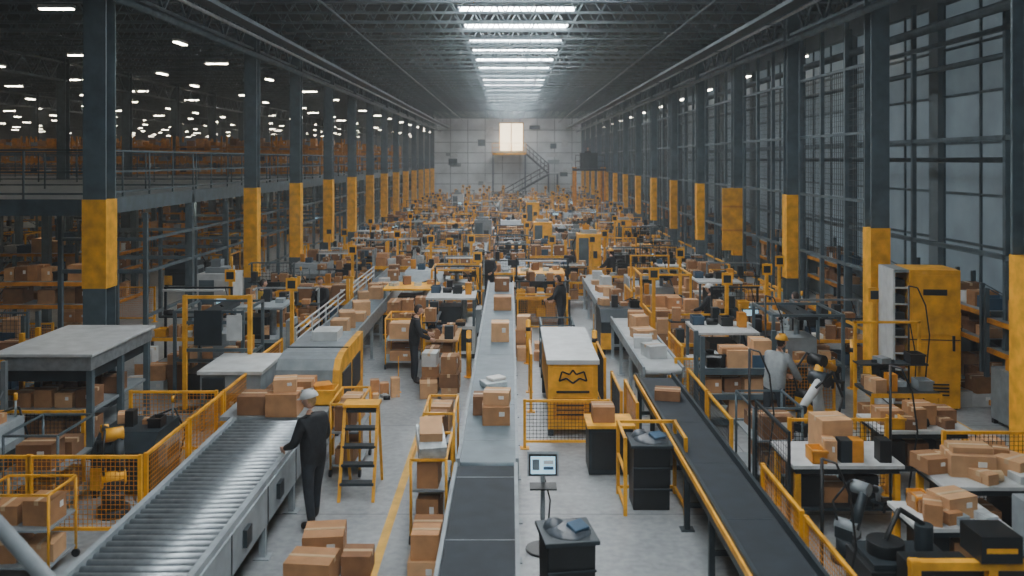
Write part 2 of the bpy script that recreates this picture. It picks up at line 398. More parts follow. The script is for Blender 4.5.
def machine(seed):
    R.seed(seed); m=M(); w=R.uniform(1.0,1.5); d=R.uniform(1.1,1.6); h=R.uniform(1.0,1.75); b=[WHITE,GREY,YEL,DKST,GREY,WHITE,DKST,GREY,GREY][seed%9]
    m.box(-w/2,w/2,-d/2,d/2,.12,h*.55,b)
    if seed%2: m.prism([(-d/2,h*.55),(d/2,h*.55),(d/2,h),(-d/4,h),(-d/2,h*.75)],-w/2,w/2,b)
    else:
        for x in(-w/2+.04,w/2-.04):
            for y in(-d/2+.04,d/2-.04): m.box(x-.03,x+.03,y-.03,y+.03,h*.55,h,STEEL)
        m.box(-w/2,w/2,-d/2,d/2,h,h+.05,b); m.box(-w/4,w/5,-d/4,d/4,h*.55,h*.85,DKST); m.cyl((w/4,0,h*.55),(w/4,0,h),.08,ALU,10); small(m,-w*.3,-d*.3,h*.55); small(m,w*.2,-d*.35,h*.55)
    m.box(-w/2-.01,-w/2+.3,-d/2-.012,-d/2+.1,.15,h*.5,YEL if b is not YEL else BLACK)
    m.box(.0,w/2-.08,-d/2-.012,-d/2+.1,.2,h*.5,DKST); m.box(-w*.3,w*.3,-d/2-.012,-d/2+.02,h*.56,h*.62,BLACK)
    for x in(-w/2+.06,w/2-.06):
        for y in(-d/2+.06,d/2-.06): m.box(x-.05,x+.05,y-.05,y+.05,0,.12,BLACK)
    m.cyl((w/2-.1,d/2-.1,h),(w/2-.1,d/2-.1,h+.3),.02,GREY,6); m.cyl((w/2-.1,d/2-.1,h+.3),(w/2-.1,d/2-.1,h+.42),.035,YEL,8)
    m.box(w/2,w/2+.14,-d/4,d/4,h*.4,h*.8,GREY); m.box(w/2+.14,w/2+.15,-d/5,d/5,h*.5,h*.7,DKST)
    m.tube([(w/2,d/2,.3),(w/2+.12,d/2,.8),(w/2-.1,d/2,h+.15),(0,d/3,h)],.02,BLACK,6)
    for i in range(4): small(m,-w*.35+i*w*.23,R.uniform(-.1,.3)*d,h+(.05 if not seed%2 else 0),.24)
    return m.mesh('machine')
def gantry(seed):
    R.seed(seed); m=M(); w,d,h=1.4,1.4,R.uniform(1.6,2.2); fm=[YEL,STEEL,GREY][seed%3]
    for x in(-w/2,w/2):
        for y in(-d/2,d/2): m.box(x-.03,x+.03,y-.03,y+.03,0,h,fm)
        for z in(.9,h): m.box(x-.025,x+.025,-d/2,d/2,z-.05,z,fm)
    for y in(-d/2,d/2):
        for z in(.9,h): m.box(-w/2,w/2,y-.025,y+.025,z-.05,z,fm)
    m.box(-w/2+.1,w/2-.1,-d/2+.1,d/2-.1,.8,.86,GREY); m.box(-.3,.3,-.35,.35,.86,1.35,R.choice([WHITE,DKST,GREY])); m.cyl((0,0,1.35),(0,0,h-.06),.06,ALU,8)
    m.box(-.2,.2,-w/2,w/2,h-.12,h-.04,DKST)
    for x,y in((-.5,-.5),(-.1,-.5),(.4,-.5),(-.5,.4),(.5,.4),(.5,0)): small(m,x,y,.86)
    m.box(-.6,.1,-.5,.4,.02,.55,BLACK); m.tube([(0,0,h),(.3,.2,h-.3),(.5,.3,.9)],.02,BLACK,6)
    return m.mesh('gantry')
def tower(seed):
    R.seed(seed); m=M(); h=[1.9,2.3,2.1][seed%3]; c=[GREY,YEL,WHITE][seed%3]
    m.box(-.45,.45,-.4,.4,.08,h,c); m.box(-.4,-.02,-.42,-.4,.2,h-.15,STEEL); m.box(.02,.4,-.42,-.4,.2,h-.15,c)
    m.box(.05,.3,-.43,-.42,h*.6,h*.72,SCREEN if seed%2 else DKST); m.box(-.5,.5,-.45,.45,0,.08,BLACK); m.box(-.3,.3,-.25,.25,h,h+.14,GREY)
    m.cyl((.3,0,h),(.3,0,h+.4),.03,YEL,8); m.tube([(-.45,.2,h*.5),(-.6,.25,h*.8),(-.3,.2,h+.1)],.03,BLACK,6); small(m,-.1,.1,h+.14,.25)
    return m.mesh('tower')
def loosem(seed):
    R.seed(seed); m=M()
    for i in range(3):
        for j in range(3):
            if R.random()<.75:
                x=-.36+i*.36+R.uniform(-.04,.04); y=-.36+j*.36; small(m,x,y,0,.28)
                if R.random()<.35: m.carton(x,y,.0,.3,.3,R.uniform(.35,.7))
    m.box(.5,.53,.5,.53,0,R.uniform(.9,1.7),YEL); m.box(.42,.61,.42,.61,0,.02,YEL)
    return m.mesh('loose')
def beltconv(L,w,z,belt,side,legs=1.5,railh=.06,hi=None,rt=.045):
    m=M(); m.box(-w/2+rt,w/2-rt,0,L,z-.05,z,belt)
    for s in(-1,1):
        a=s*w/2; m.box(min(a,a-s*rt),max(a,a-s*rt),0,L,z-.16,z+railh,side)
        if hi: m.box(min(a,a+s*.03),max(a,a+s*.03),0,L,z-.02,z+.05,hi)
        y=.3
        while y<L: m.box(a-.035-s*.035,a+.035-s*.035,y-.035,y+.035,0,z-.16,side); m.box(a-.09-s*.035,a+.09-s*.035,y-.08,y+.08,0,.015,side); y+=legs
    y=.3
    while y<L: m.box(-w/2+.05,w/2-.05,y-.02,y+.02,.3,.36,side); m.cyl((-w/2+.05,y,z-.12),(w/2-.05,y,z-.12),.04,ALU,8); y+=legs
    m.cyl((-w/2+.06,0,z-.05),(w/2-.06,0,z-.05),.05,belt,10); m.cyl((-w/2+.06,L,z-.05),(w/2-.06,L,z-.05),.05,belt,10)
    m.box(-w/4,w/4,L*.5,L*.5+.5,z-.45,z-.2,DKST)
    y=.9
    while y<L: m.box(-w/2+rt,w/2-rt,y,y+.012,z,z+.003,side); y+=1.8
    return m
def rollconv(L,w,z,side,skirt=False,sp=.14,r=.045):
    m=M()
    for s in(-1,1):
        a=s*w/2; m.box(min(a,a-s*.07),max(a,a-s*.07),0,L,z-.17,z+.05,side)
        y=.3
        while y<L: m.box(a-.04-s*.04,a+.04-s*.04,y-.04,y+.04,0,z-.17,side); m.box(a-.1-s*.04,a+.1-s*.04,y-.1,y+.1,0,.015,side); y+=1.4
    if skirt:
        m.box(w/2,w/2+.02,.05,L-.05,z-.5,z-.03,GREY)
        for i in range(int(L/1.4)): m.box(w/2+.02,w/2+.026,.3+i*1.4,.33+i*1.4,z-.5,z-.03,DKST); m.box(w/2+.02,w/2+.07,.7+i*1.4,.9+i*1.4,z-.35,z-.15,DKST)
    y=.08
    while y<L-.05: m.cyl((-w/2+.06,y,z-r+.01),(w/2-.06,y,z-r+.01),r,ALU,10); y+=sp
    m.box(-w/2+.07,w/2-.07,0,L,z-.17,z-.14,BLACK)
    return m
ST=[station(i) for i in range(14)]; PL=[palletload(i+20) for i in range(4)]+[palletload(31,True)]
CT=[cart(40),cart(41),cart(42,STEEL)]; MC=[machine(i+50) for i in range(9)]; GN=[gantry(i+60) for i in range(3)]; TW=[tower(i+10) for i in range(3)]; LO=[loosem(i+200) for i in range(6)]
CTN=[cart(44,YEL,.46,1.1,1.1),cart(45,YEL,.46,1.0,1.15)]
RK=[rack(i+70) for i in range(3)]
SR=[rack(i+75,1.5,1.7,4,.55,[STEEL,GREY,YEL][i],[STEEL,YEL,YEL][i]) for i in range(3)]
FY=fence(1.5,1.1,YEL,wm=YEL2); FK=fence(1.5,1.15,YEL,wm=BLACK); FD=fence(1.5,1.9,STEEL,sp=.08)
def post():
    m=M(); m.cyl((0,0,0),(0,0,1.05),.06,YEL,12); m.ball((0,0,1.05),(.06,.06,.03),YEL,12,4,True); m.cyl((0,0,.8),(0,0,.9),.062,BLACK,12); m.cyl((0,0,0),(0,0,.015),.12,YEL,12); return m.mesh('bollard')
BO=post()
def tallpost():
    m=M(); m.box(-.04,.04,-.04,.04,0,2.3,YEL); m.box(-.12,.12,-.12,.12,0,.02,YEL); m.box(-.13,.13,-.055,-.04,2.0,2.3,YEL); m.box(-.09,.09,-.06,-.055,2.06,2.24,DKST); return m.mesh('sign_post')
TP=tallpost()
def pilem(seed):
    R.seed(seed); m=M()
    for i in range(3):
        for j in range(2):
            z=0
            for q in range(R.randint(1,3)):
                h=R.uniform(.2,.38); m.carton(-.45+i*.45,-.22+j*.44,z,R.uniform(.3,.42),R.uniform(.3,.4),h,R.choice([None,None,None,WHITE]),R.uniform(-.15,.15)); z+=h+.003
    return m.mesh('boxes')
PI=[pilem(i+90) for i in range(5)]
def robotm(c,c2,a=(1.0,-.4)):
    m=M(); m.cyl((0,0,0),(0,0,.12),.28,DKST,16); m.cyl((0,0,.12),(0,0,.42),.19,c,16); m.box(-.17,.17,-.12,.2,.42,.62,c)
    p0=Vector((0,.02,.62)); p1=p0+Vector((0,math.cos(a[0])*.75,math.sin(a[0])*.75)); p2=p1+Vector((0,math.cos(a[1])*.7,math.sin(a[1])*.7)); p3=p2+Vector((0,.04,-.22))
    m.cyl(p0-Vector((.2,0,0)),p0+Vector((.2,0,0)),.13,c2,14); m.cyl(p0+Vector((.12,0,0)),p1+Vector((.12,0,0)),.10,c,12,.08); m.cyl(p1-Vector((.12,0,0)),p1+Vector((.2,0,0)),.12,c2,14)
    m.cyl(p1,p2,.09,c,12,.06); m.cyl(p2-Vector((.07,0,0)),p2+Vector((.07,0,0)),.07,c2,12); m.cyl(p2,p3,.05,c2,10)
    m.box(p3.x-.13,p3.x+.13,p3.y-.06,p3.y+.06,p3.z-.05,p3.z,DKST)
    for d in(-.11,.11): m.box(d-.015,d+.015,p3.y-.03,p3.y+.03,p3.z-.2,p3.z-.05,BLACK)
    m.tube([p0+Vector((-.15,-.05,0)),p0+Vector((-.2,-.15,.45)),p1+Vector((-.12,-.12,.12)),(p1+p2)/2+Vector((-.08,0,.12))],.022,BLACK,6)
    return m.mesh('robot')
RB=[robotm(YEL,BLACK,(1.2,-.4)),robotm(DKST,GREY,(1.0,-.3)),robotm(DKST,YEL,(1.3,-.1)),robotm(WHITE,DKST,(1.4,-.6))]
KIND={'st':('packing_workstation',ST),'pl':('pallet_of_cardboard_boxes',PL),'ct':('tote_trolley',CT),'mc':('packing_machine',MC),'gn':('machine_gantry',GN),'tw':('control_cabinet',TW),'rb':('industrial_robot_arm',RB),'lo':('loose_parcels',LO),
       'rk':('storage_rack',RK),'sr':('storage_rack',SR),'fy':('safety_fence',[FY]),'fk':('safety_fence',[FK]),'fd':('steel_mesh_fence',[FD]),'bo':('bollard',[BO]),'tp':('aisle_sign_post',[TP]),'pi':('pile_of_cardboard_boxes',PI)}
def put(kind,x,y,rz=0,z=0,sc=1):
    n,l=KIND[kind]; return inst(n,R.choice(l),(x,y,z),rz,0,sc)
# ---------------------------------------------------------------- dense hall fill
R.seed(11)
CR=beltconv(5.5,.7,.95,BELT2,GREY,1.6).mesh('c')
for x in (-7.2,-5.75,-4.3,-2.85,-1.4,.05,1.5,2.95,4.4,5.85,7.1):
    y=30.6+R.uniform(0,1.0)
    while y<93:
        k=R.random(); rz=R.choice([0,math.pi])+R.uniform(-.05,.05); dy=1.55; sc=R.uniform(.82,1.05)
        if x in(-4.3,2.95,-1.4) and k<.18 and y<86:
            inst('belt_conveyor',CR,(x,y-.6,0))
            for q in range(3): put('pi',x,y+R.uniform(-.2,4.2),R.uniform(-.2,.2),.955,.35)
            y+=6.2; continue
        if k<.32: put('st',x,y,rz,0,sc); dy=1.25
        elif k<.39: put('pl',x,y,rz,0,sc); dy=1.35
        elif k<.56: put('mc',x,y,0,0,sc*.92); dy=1.7
        elif k<.61: put('gn',x,y,0,0,sc*.92); dy=1.75
        elif k<.70: put('ct',x,y,rz,0,sc); dy=1.3
        elif k<.79: put('pi',x,y,rz); dy=1.2
        elif k<.85: put('sr',x-.72,y-.2,0); dy=1.0
        elif k<.865: put('tw',x,y,0,0,sc); dy=1.3
        elif k<.89: put('rb',x,y,R.uniform(0,6),0,.9); dy=2.1
        elif k<.97: put('lo',x,y,rz); dy=1.35
        else: put('tp',x,y-.2); put('fy',x,y); dy=1.0
        if R.random()<.14: put('fy',x,y+dy*.5+.05)
        if R.random()<.08: put('tp',x+.7,y-.7)
        y+=dy+R.uniform(.05,.4)
R.seed(5)
FRK=[rack(120+i,2.7,2.3,4,1.0,YEL2,YEL2,[CARD,CARD2,YEL2,CARD2]) for i in range(3)]
for i in range(12):
    for x in(-12.9,-16.9,-21.8,-26):
        if R.random()<.6: inst('storage_rack',R.choice(FRK if R.random()<.3 else RK),(x-.6,22+i*5.85+R.uniform(0,1.2),0),R.choice([0,0,math.pi/2]))
        else: put(R.choice(['mc','gn','st']),x,22+i*5.85)
        if R.random()<.6: put('fy',x+1.2,20.4+i*5.85)
        if R.random()<.9: put(R.choice(['st','pl','mc','gn']),x,26.0+i*5.85)
for i in range(7):
    for k in range(9): inst('pallet_rack',FRK[(i+k)%3],(-14-k*3.0,51+i*6.0,4.12))
for i in range(5):
    for k in range(8): inst('pallet_rack',FRK[(i*2+k)%3],(-46-k*3.1,80+i*9,0),0,0,1.6)
for i in range(12): inst('storage_rack',RK[i%3],(10.9,20+i*5.85,0),math.pi/2)
# ---------------------------------------------------------------- back end
m=M(); m.box(-1.15,1.45,Y1-.12,Y1-.1,6.1,9.2,WARM)
for x in(-1.25,.1,1.45): m.box(x,x+.1,Y1-.18,Y1-.1,6.0,9.3,YEL2)
m.box(-1.25,1.55,Y1-.18,Y1-.1,9.2,9.3,YEL2); m.obj('window_30')
m=M(); YS=Y1-3
m.box(-2.0,1.8,YS,Y1-.2,5.6,5.78,YEL); m.box(4.2,5.4,YS-1.2,Y1-1,3.4,3.52,GREY); rail(m,(-2.0,YS),(1.8,YS),5.78,YEL)
for x in(-1.9,1.7,4.3,5.3): m.box(x-.1,x+.1,YS,YS+.2,0,5.6 if x<2 else 3.4,STEEL)
def flight(x0,z0,x1,z1,y):
    n=14
    for i in range(n): t=(i+.5)/n; a=x0+(x1-x0)*t; z=z0+(z1-z0)*t; m.box(a-.16,a+.16,y,y+1.2,z-.03,z+.03,WHITE)
    for yy in(y-.05,y+1.2):
        m.bar((x0,yy,z0),(x1,yy,z1),.2,DKST); m.bar((x0,yy,z0+1.1),(x1,yy,z1+1.1),.07,DKST); m.bar((x0,yy,z0+.6),(x1,yy,z1+.6),.05,DKST)
        for i in range(7): t=i/6; m.bar((x0+(x1-x0)*t,yy,z0+(z1-z0)*t),(x0+(x1-x0)*t,yy,z0+(z1-z0)*t+1.1),.05,DKST)
flight(1.8,5.7,4.3,3.5,YS+.1); flight(4.3,3.45,-1.6,.1,YS-1.3)
m.obj('access_staircase')
m=M()
for x in(0,2.4):
    for yy in(0,2.4): m.box(x-.08,x+.08,yy-.08,yy+.08,0,4.4,YEL2)
m.box(-.1,2.5,-.1,2.5,4.1,4.3,DKST); rail(m,(0,0),(2.4,0),4.3,DKST,1.1,.6); m.box(.5,1.9,.8,2.0,4.3,5.6,DKST)
m.obj('inspection_platform',(5.4,70,0))
# ---------------------------------------------------------------- HERO OBJECTS
rollconv(7.2,1.30,.92,GREY,True).obj('roller_conveyor',(-3.72,6.2,0))
beltconv(4.9,.84,.93,BELT,GREY,1.3,.05).obj('belt_conveyor',(-.32,6.4,0))
beltconv(16.8,.84,.93,BELT2,GREY,1.6,.05).obj('belt_conveyor',(-.30,11.45,0))
beltconv(9.0,.72,.9,BELT,DKST,1.4,.10,hi=YEL).obj('belt_conveyor',(2.72,7.0,0))
beltconv(5.3,.8,.98,BELT3,GREY,1.6,.05).obj('belt_conveyor',(2.95,16.3,0))
beltconv(6.5,.8,.98,BELT3,GREY,1.6,.05).obj('belt_conveyor',(2.85,23.3,0))
inst('packing_machine',MC[1],(2.9,22.45,0))
beltconv(12.3,.95,1.0,BELT2,ALU,1.5,.16).obj('belt_conveyor',(-3.9,18.0,0))
m=M()
for i in range(8): m.box(-.02,.02,i*1.5,i*1.5+.04,0,1.4,WHITE)
for z in(1.1,1.25,1.38): m.box(-.015,.015,0,10.54,z,z+.03,WHITE)
m.obj('conveyor_guard_rail',(-4.6,18.2,0))
R.seed(33)
for x,z,ys in((-3.9,1.0,(19.5,20.4,21.2,22,23.3,24.6,25.4,26.1,27.2,28.3,29.5)),(2.95,.98,(17.4,18.3,19.2,19.9,20.6,24.1,25.2,26,26.9,27.5,28.8)),(2.72,.9,(14.6,))):
    for yy in ys:
        m=M(); s=R.uniform(.26,.46); m.carton(0,0,0,s,R.uniform(.3,.5),R.uniform(.12,.4),R.choice([None,None,CARD2,WHITE]),R.uniform(-.3,.3)); m.obj('cardboard_box',(x+R.uniform(-.14,.14),yy,z+.004))
m=M(); prof=[(0,.1),(2.5,.1),(2.5,1.42),(.55,1.42),(.25,1.36),(.06,1.2),(0,1.0)]
m.prism(prof,-.62,.42,GREY); m.prism(prof,.42,.54,YEL)
m.box(-.5,.35,-.03,.0,.25,.95,WHITE); m.box(-.4,.2,-.035,-.03,.4,.8,GREY); m.box(.54,.56,.3,1.1,.5,1.1,DKST); m.box(.54,.56,1.3,2.1,.5,1.1,DKST)
for x in(-.5,.45):
    for yy in(.15,2.3): m.box(x-.06,x+.06,yy-.06,yy+.06,0,.1,BLACK)
m.box(-.62,.54,.9,.93,1.422,1.44,DKST); m.box(-.3,.2,1.5,2.1,1.42,1.6,WHITE); m.obj('carton_sealing_machine',(-3.62,15.3,0),0,.015)
m=M(); m.box(-.6,.6,0,1.5,1.05,1.12,WHITE); m.box(-.56,.56,.05,1.45,.7,1.05,GREY)
for x in(-.52,.52):
    for yy in(.08,1.42): m.box(x-.04,x+.04,yy-.04,yy+.04,0,.7,STEEL)
m.box(-.5,-.1,-.02,.06,.75,1.0,DKST); m.box(-.5,.5,.1,1.4,.15,.2,GREY); m.carton(-.2,.7,.2,.4,.4,.3); m.carton(.25,.7,.2,.35,.4,.25)
m.obj('white_top_workbench',(-5.15,15.6,0),0,.01)
m=M(); m.box(-.45,.45,0,.08,.12,1.3,YEL); m.box(-.45,.45,.08,3.0,.5,1.3,YEL); m.box(-.48,.48,-.03,3.05,1.3,1.38,WHITE)
m.box(-.36,.36,-.012,0,.88,1.24,YEL)
EMB=[(-.25,1.0),(-.12,1.05),(0,.96),(.12,1.05),(.25,1.0),(.2,1.17),(.06,1.12),(0,1.2),(-.06,1.12),(-.2,1.17)]
for i in range(10):
    a=EMB[i];b=EMB[(i+1)%10]; m.bar((a[0],-.015,a[1]),(b[0],-.015,b[1]),.03,BLACK)
m.box(-.3,.3,-.015,0,.78,.82,BLACK); m.box(-.36,.36,-.012,0,.3,.7,YEL2); m.box(.3,.33,-.05,0,.45,.6,BLACK)
for z in(.38,.46,.54,.62): m.box(-.3,.2,-.018,-.012,z,z+.025,BLACK)
for x in(-.4,.4):
    for yy in(.06,2.9): m.box(x-.05,x+.05,yy-.05,yy+.05,0,.5,DKST)
m.obj('yellow_packing_machine',(1.14,15.4,0),0,.012)
FS=fence(1.5,.85,YEL,wm=BLACK)
inst('safety_fence',FS,(.98,14.75,0)); put('fy',2.05,14.4,math.pi/2); inst('safety_fence',FK,(.42,17.6,0),math.pi/2); inst('safety_fence',FK,(1.85,17.3,0),math.pi/2); inst('safety_fence',FS,(2.0,16.0,0),math.pi/2)
m=M(); m.box(-.35,.35,-.3,.3,.02,.75,DKST); m.box(-.3,.3,-.31,-.3,.1,.7,BLACK); m.box(-.38,.38,-.33,.33,.75,.8,YEL); m.carton(-.1,0,.8,.35,.35,.25)
m.obj('tool_cabinet',(1.6,13.75,0),0,.01)
m=M(); m.cyl((0,0,0),(0,0,.95),.03,GREY,8); m.cyl((0,0,0),(0,0,.03),.22,BLACK,14); m.rbox((0,-.04,1.12),(.40,.05,.30),GREY,rx=-.25); m.rbox((0,-.068,1.115),(.36,.008,.26),BLACK,rx=-.25); m.rbox((0,-.073,1.113),(.31,.006,.21),SCREEN,rx=-.25)
m.rbox((-.09,-.079,1.12),(.09,.004,.13),BELT2,rx=-.25);m.rbox((0.07,-.075,1.15),(.13,.004,.05),WHITE,rx=-.25);m.rbox((0.07,-.088,1.08),(.13,.004,.04),BLUEB,rx=-.25);m.rbox((0,-.12,.86),(.34,.18,.02),BLACK,rx=.1); m.tube([(0,.02,1.0),(.1,.1,.6),(.05,.05,.02)],.012,BLACK,5)
m.obj('computer_monitor_on_stand',(.42,10.9,0))
def bin_(name,x,y,rz=0):
    m=M(); m.prism([(-.22,0),(.22,0),(.27,.92),(-.27,.92)],-.26,.26,BLACK); m.box(-.3,.3,-.31,.31,.9,.95,DKST)
    for z in(.3,.6): m.box(-.27,.27,-.28,-.26,z,z+.03,DKST)
    m.ball((0.02,0,.93),(.26,.27,.10),BAG,14,5,True); m.ball((-.12,.08,.96),(.13,.12,.10),BAG,10,5,True); m.rbox((.1,-.08,1.0),(.2,.16,.1),BLUEB,.5,.3)
    for x2 in(-.2,.2): m.cyl((x2-.02,.2,.05),(x2+.02,.2,.05),.05,BLACK,8)
    return m.obj(name,(x,y,0),rz,.01)
bin_('waste_bin',2.02,12.35); bin_('waste_bin',.62,9.3,.15)
m=M()
for x in(-.4,.45):
    for yy in(-.4,.4): m.box(x-.025,x+.025,yy-.025,yy+.025,0,1.1,YEL)
    for z in(.1,.6,1.08): m.box(x-.02,x+.02,-.4,.4,z-.02,z+.02,YEL)
for z in(.1,1.08): m.box(-.4,.45,.38,.42,z-.02,z+.02,YEL)
m.obj('yellow_bin_frame',(2.02,12.35,0))
for x,yy,q in((-1.06,11.6,0),(-1.08,13.4,1)): inst('tote_trolley',CTN[q],(x,yy,0))
m=M(); m.rbox((0,0,.13),(.36,.5,.2),PLAST,.2,.35); m.rbox((0,.02,.3),(.3,.4,.12),CARD2,.1,.3); m.obj('wrapped_parcel',(-1.05,11.3,1.12))
m=M()
for z,dx,dy,s in((0,0,0,.36),(.3,.02,.03,.33)): m.carton(dx,dy,z,s,s,.3)
m.carton(.0,.5,0,.36,.4,.5); m.obj('pile_of_cardboard_boxes',(-1.02,10.1,0))
m=M(); m.carton(0,0,0,.55,.45,.30,CARD,-.1); m.carton(.02,.6,0,.5,.5,.36,CARD,.1); m.carton(.5,.25,0,.35,.35,.25,CARD3); m.obj('pile_of_cardboard_boxes',(-2.35,10.1,0))
def cart1(name,lst,loc,rz=0):
    m=M()
    for a in lst: m.carton(*a)
    return m.obj(name,loc,rz,.004)
cart1('stack_of_cardboard_boxes',[(0,0,0,.42,.4,.28,CARD,.05),(-.22,.5,0,.3,.36,.3,CARD3,0),(.02,.05,.283,.4,.34,.2,CARD2,-.1)],(-.22,13.2,.934))
m=M(); m.rbox((0,0,.05),(.42,.34,.1),PLAST,.4); m.rbox((.05,.05,.13),(.3,.24,.06),LABEL,.6); m.obj('wrapped_parcel',(-.3,15.3,.934),0,.02)
cart1('cardboard_box',[(0,0,0,.4,.45,.42,CARD2,0)],(-.22,19.2,.934)); cart1('cardboard_box',[(0,0,0,.48,.5,.36,CARD,0)],(-.2,23.2,.934)); cart1('cardboard_box',[(0,0,0,.45,.5,.4,CARD3,0)],(-.25,26.5,.934))
cart1('stack_of_cardboard_boxes',[(0,0,0,.5,.45,.36,CARD,0),(-.5,.1,0,.45,.45,.3,CARD3,0),(.0,.05,.363,.36,.32,.2,CARD2,.2),(.1,.55,0,.5,.45,.42,CARD,0)],(-3.62,13.65,.934))
m=M(); m.box(-.9,.75,0,1.1,.87,.93,GREY)
for x in(-.82,.67):
    for yy in(.08,1.0): m.box(x-.04,x+.04,yy-.04,yy+.04,0,.87,YEL)
m.box(-.85,.7,.05,1.0,.3,.34,GREY); m.carton(.2,.5,.34,.5,.5,.4); m.carton(-.45,.5,.34,.5,.5,.3)
m.obj('packing_table',(-3.7,13.45,0))
inst('tote_trolley',CTN[1],(-2.6,13.9,0))
m=M(); tote(m,0,0,0,.5,.4,.26,YEL); m.rbox((0,0,.26),(.3,.3,.12),YEL2,.4); m.obj('yellow_tote',(-3.15,14.25,.934))
m=M()
for s in(-.25,.25):
    m.bar((s,0,0),(s,.5,1.3),.045,YEL); m.bar((s,.9,0),(s,.5,1.3),.04,YEL)
for i in range(5): m.box(-.25,.25,.1*i+.05,.1*i+.2,.24*(i+1)-.02,.24*(i+1)+.02,DKST)
m.box(-.27,.27,.4,.72,1.27,1.31,YEL); m.obj('step_ladder',(-2.25,12.4,0))
m=M(); m.box(-.8,.8,0,2.4,1.5,1.74,ALU); m.box(-.85,.85,-.05,2.45,1.74,1.79,WHITE); m.box(-.7,.7,.1,2.3,1.3,1.5,DKST)
for x in(-.74,.74):
    for yy in(.1,1.2,2.3): m.box(x-.05,x+.05,yy-.05,yy+.05,0,1.5,STEEL)
m.box(-.74,.74,.08,2.3,.75,.8,GREY)
for i in range(4): m.carton(-.52+i*.35,.5,.8,.3,.4,.25+.05*(i%2)); m.carton(-.52+i*.35,1.4,.8,.3,.4,.3)
m.box(-.75,.75,.06,2.3,.2,.24,GREY)
for i in range(3): m.carton(-.45+i*.45,.5,.24,.4,.5,.35)
m.box(-.86,-.6,-.07,-.05,1.55,1.7,YEL)
m.obj('hooded_sorting_machine',(-7.75,14.1,0),0,.01)
# left foreground cell
R.seed(8)
for x in(-8.6,-7.1,-5.62): put('fy',x,11.25)
for yy in(12.05,13.6,15.15): put('fy',-4.85,yy,math.pi/2)
put('fy',-5.7,14.4); put('fk',-7.3,13.1)
inst('packing_machine',MC[3],(-7.9,12.2,0),0,0,.85); inst('tote_trolley',CT[2],(-6.6,12.2,0)); inst('packing_machine',MC[1],(-5.75,13.1,0),0,0,.8); inst('industrial_robot_arm',RB[2],(-5.6,12.0,0),.6,0,.8)
inst('tote_trolley',CT[1],(-5.9,10.4,0),math.pi/2,0,.85); inst('pallet_of_cardboard_boxes',PL[0],(-7.5,10.1,0),.1,0,.7)
inst('storage_rack',SR[1],(-9.8,13.4,0)); inst('storage_rack',SR[2],(-10.8,16.2,0)); inst('packing_workstation',ST[4],(-9.9,14.9,0)); inst('packing_workstation',ST[0],(-9.6,11.9,0))
inst('machine_gantry',GN[1],(-6.2,18.2,0)); put('sr',-11.8,18.0)
for x in(-10.6,-13.6): inst('steel_mesh_fence',FD,(x,17.4,0))
m=M()
for x in(0,1.3): m.box(x-.04,x+.04,-.04,.04,0,2.3,YEL); m.box(x-.2,x+.2,-.2,.2,0,.02,DKST)
for z in(1.2,1.75,2.26): m.box(0,1.3,-.03,.03,z-.03,z+.03,YEL if z>2 else STEEL)
m.box(.2,.75,-.06,-.03,1.3,2.0,DKST); m.box(.85,1.15,-.06,-.03,1.4,1.9,WHITE)
m.obj('status_board',(-6.5,17.0,0))
m=M(); m.tube([(-1.3,.95,0),(-1.3,.95,2.38),(1.0,-.57,1.48),(1.0,-.57,0)],.06,GREY,12); m.tube([(-1.3,.95,1.5),(1.0,-.57,.75)],.03,GREY,8)
m.obj('stair_handrail',(-3.7,6.5,0))
# mid field ----------------------------------------------------------
R.seed(21)
for x,yy,k,rz in((-6.0,20.2,'mc',0),(-7.5,20.1,'st',0),(-5.8,21.8,'st',0),(-7.5,22.0,'tw',0),(-6.0,23.6,'sr',0),(-7.6,24.0,'pl',0),(-5.7,25.2,'ct',0),(-7.3,25.8,'st',0),(-5.9,26.9,'pi',0),(-7.4,27.8,'mc',0),(-5.9,28.8,'st',0),(-7.4,29.3,'ct',0),(-7.6,18.6,'pi',0),
   (-1.5,18.4,'pi',math.pi/2),(-1.6,20.2,'st',math.pi/2),(-2.6,20.8,'ct',0),(-1.5,22,'mc',0),(-2.7,22.5,'pl',math.pi/2),(-1.5,24,'st',0),(-2.8,24.4,'mc',0),(-1.6,25.7,'gn',0),(-2.8,26.4,'pi',0),(-1.5,27.5,'st',0),(-2.8,28.4,'mc',0),(-1.3,29.2,'ct',0),
   (1.1,20.0,'ct',0),(.8,21.5,'pi',0),(1.0,26.0,'st',0),(1.0,27.6,'mc',0),(1.9,29.2,'st',0),(.5,29.3,'ct',0),
   (4.4,17.7,'mc',0),(6.0,17.8,'gn',0),(4.4,19.5,'st',0),(6.1,19.6,'mc',0),(7.5,19.9,'st',0),(4.3,21.1,'pi',0),(5.7,21.2,'st',0),(7.3,21.8,'mc',0),(4.4,22.8,'pl',0),(6.0,23,'rb',0),(7.3,23.5,'pi',0),(4.4,24.7,'gn',0),(6.0,24.8,'mc',0),(7.3,25.2,'ct',0),(4.4,26.4,'st',0),(6.0,26.7,'pi',0),(7.2,27.2,'st',0),(4.4,28.2,'mc',0),(6.0,28.6,'pl',0),(7.3,29,'ct',0)):
    put(k,x,yy,rz)
for x,yy in((-5.0,19.5),(-5.0,27),(3.6,21.3),(7.7,18.0),(7.6,24),(-.95,25),(-6.9,21.0),(5.2,20.4),(5.2,26),(-2.1,29.5),(6.7,22.2)): put('tp',x,yy)
for x,yy in((-5.1,21.4),(-5.1,25),(7.5,18.6),(7.8,23),(7.8,25.6),(-.95,19.6),(1.95,19.6),(.45,20.9)): put('bo',x,yy)
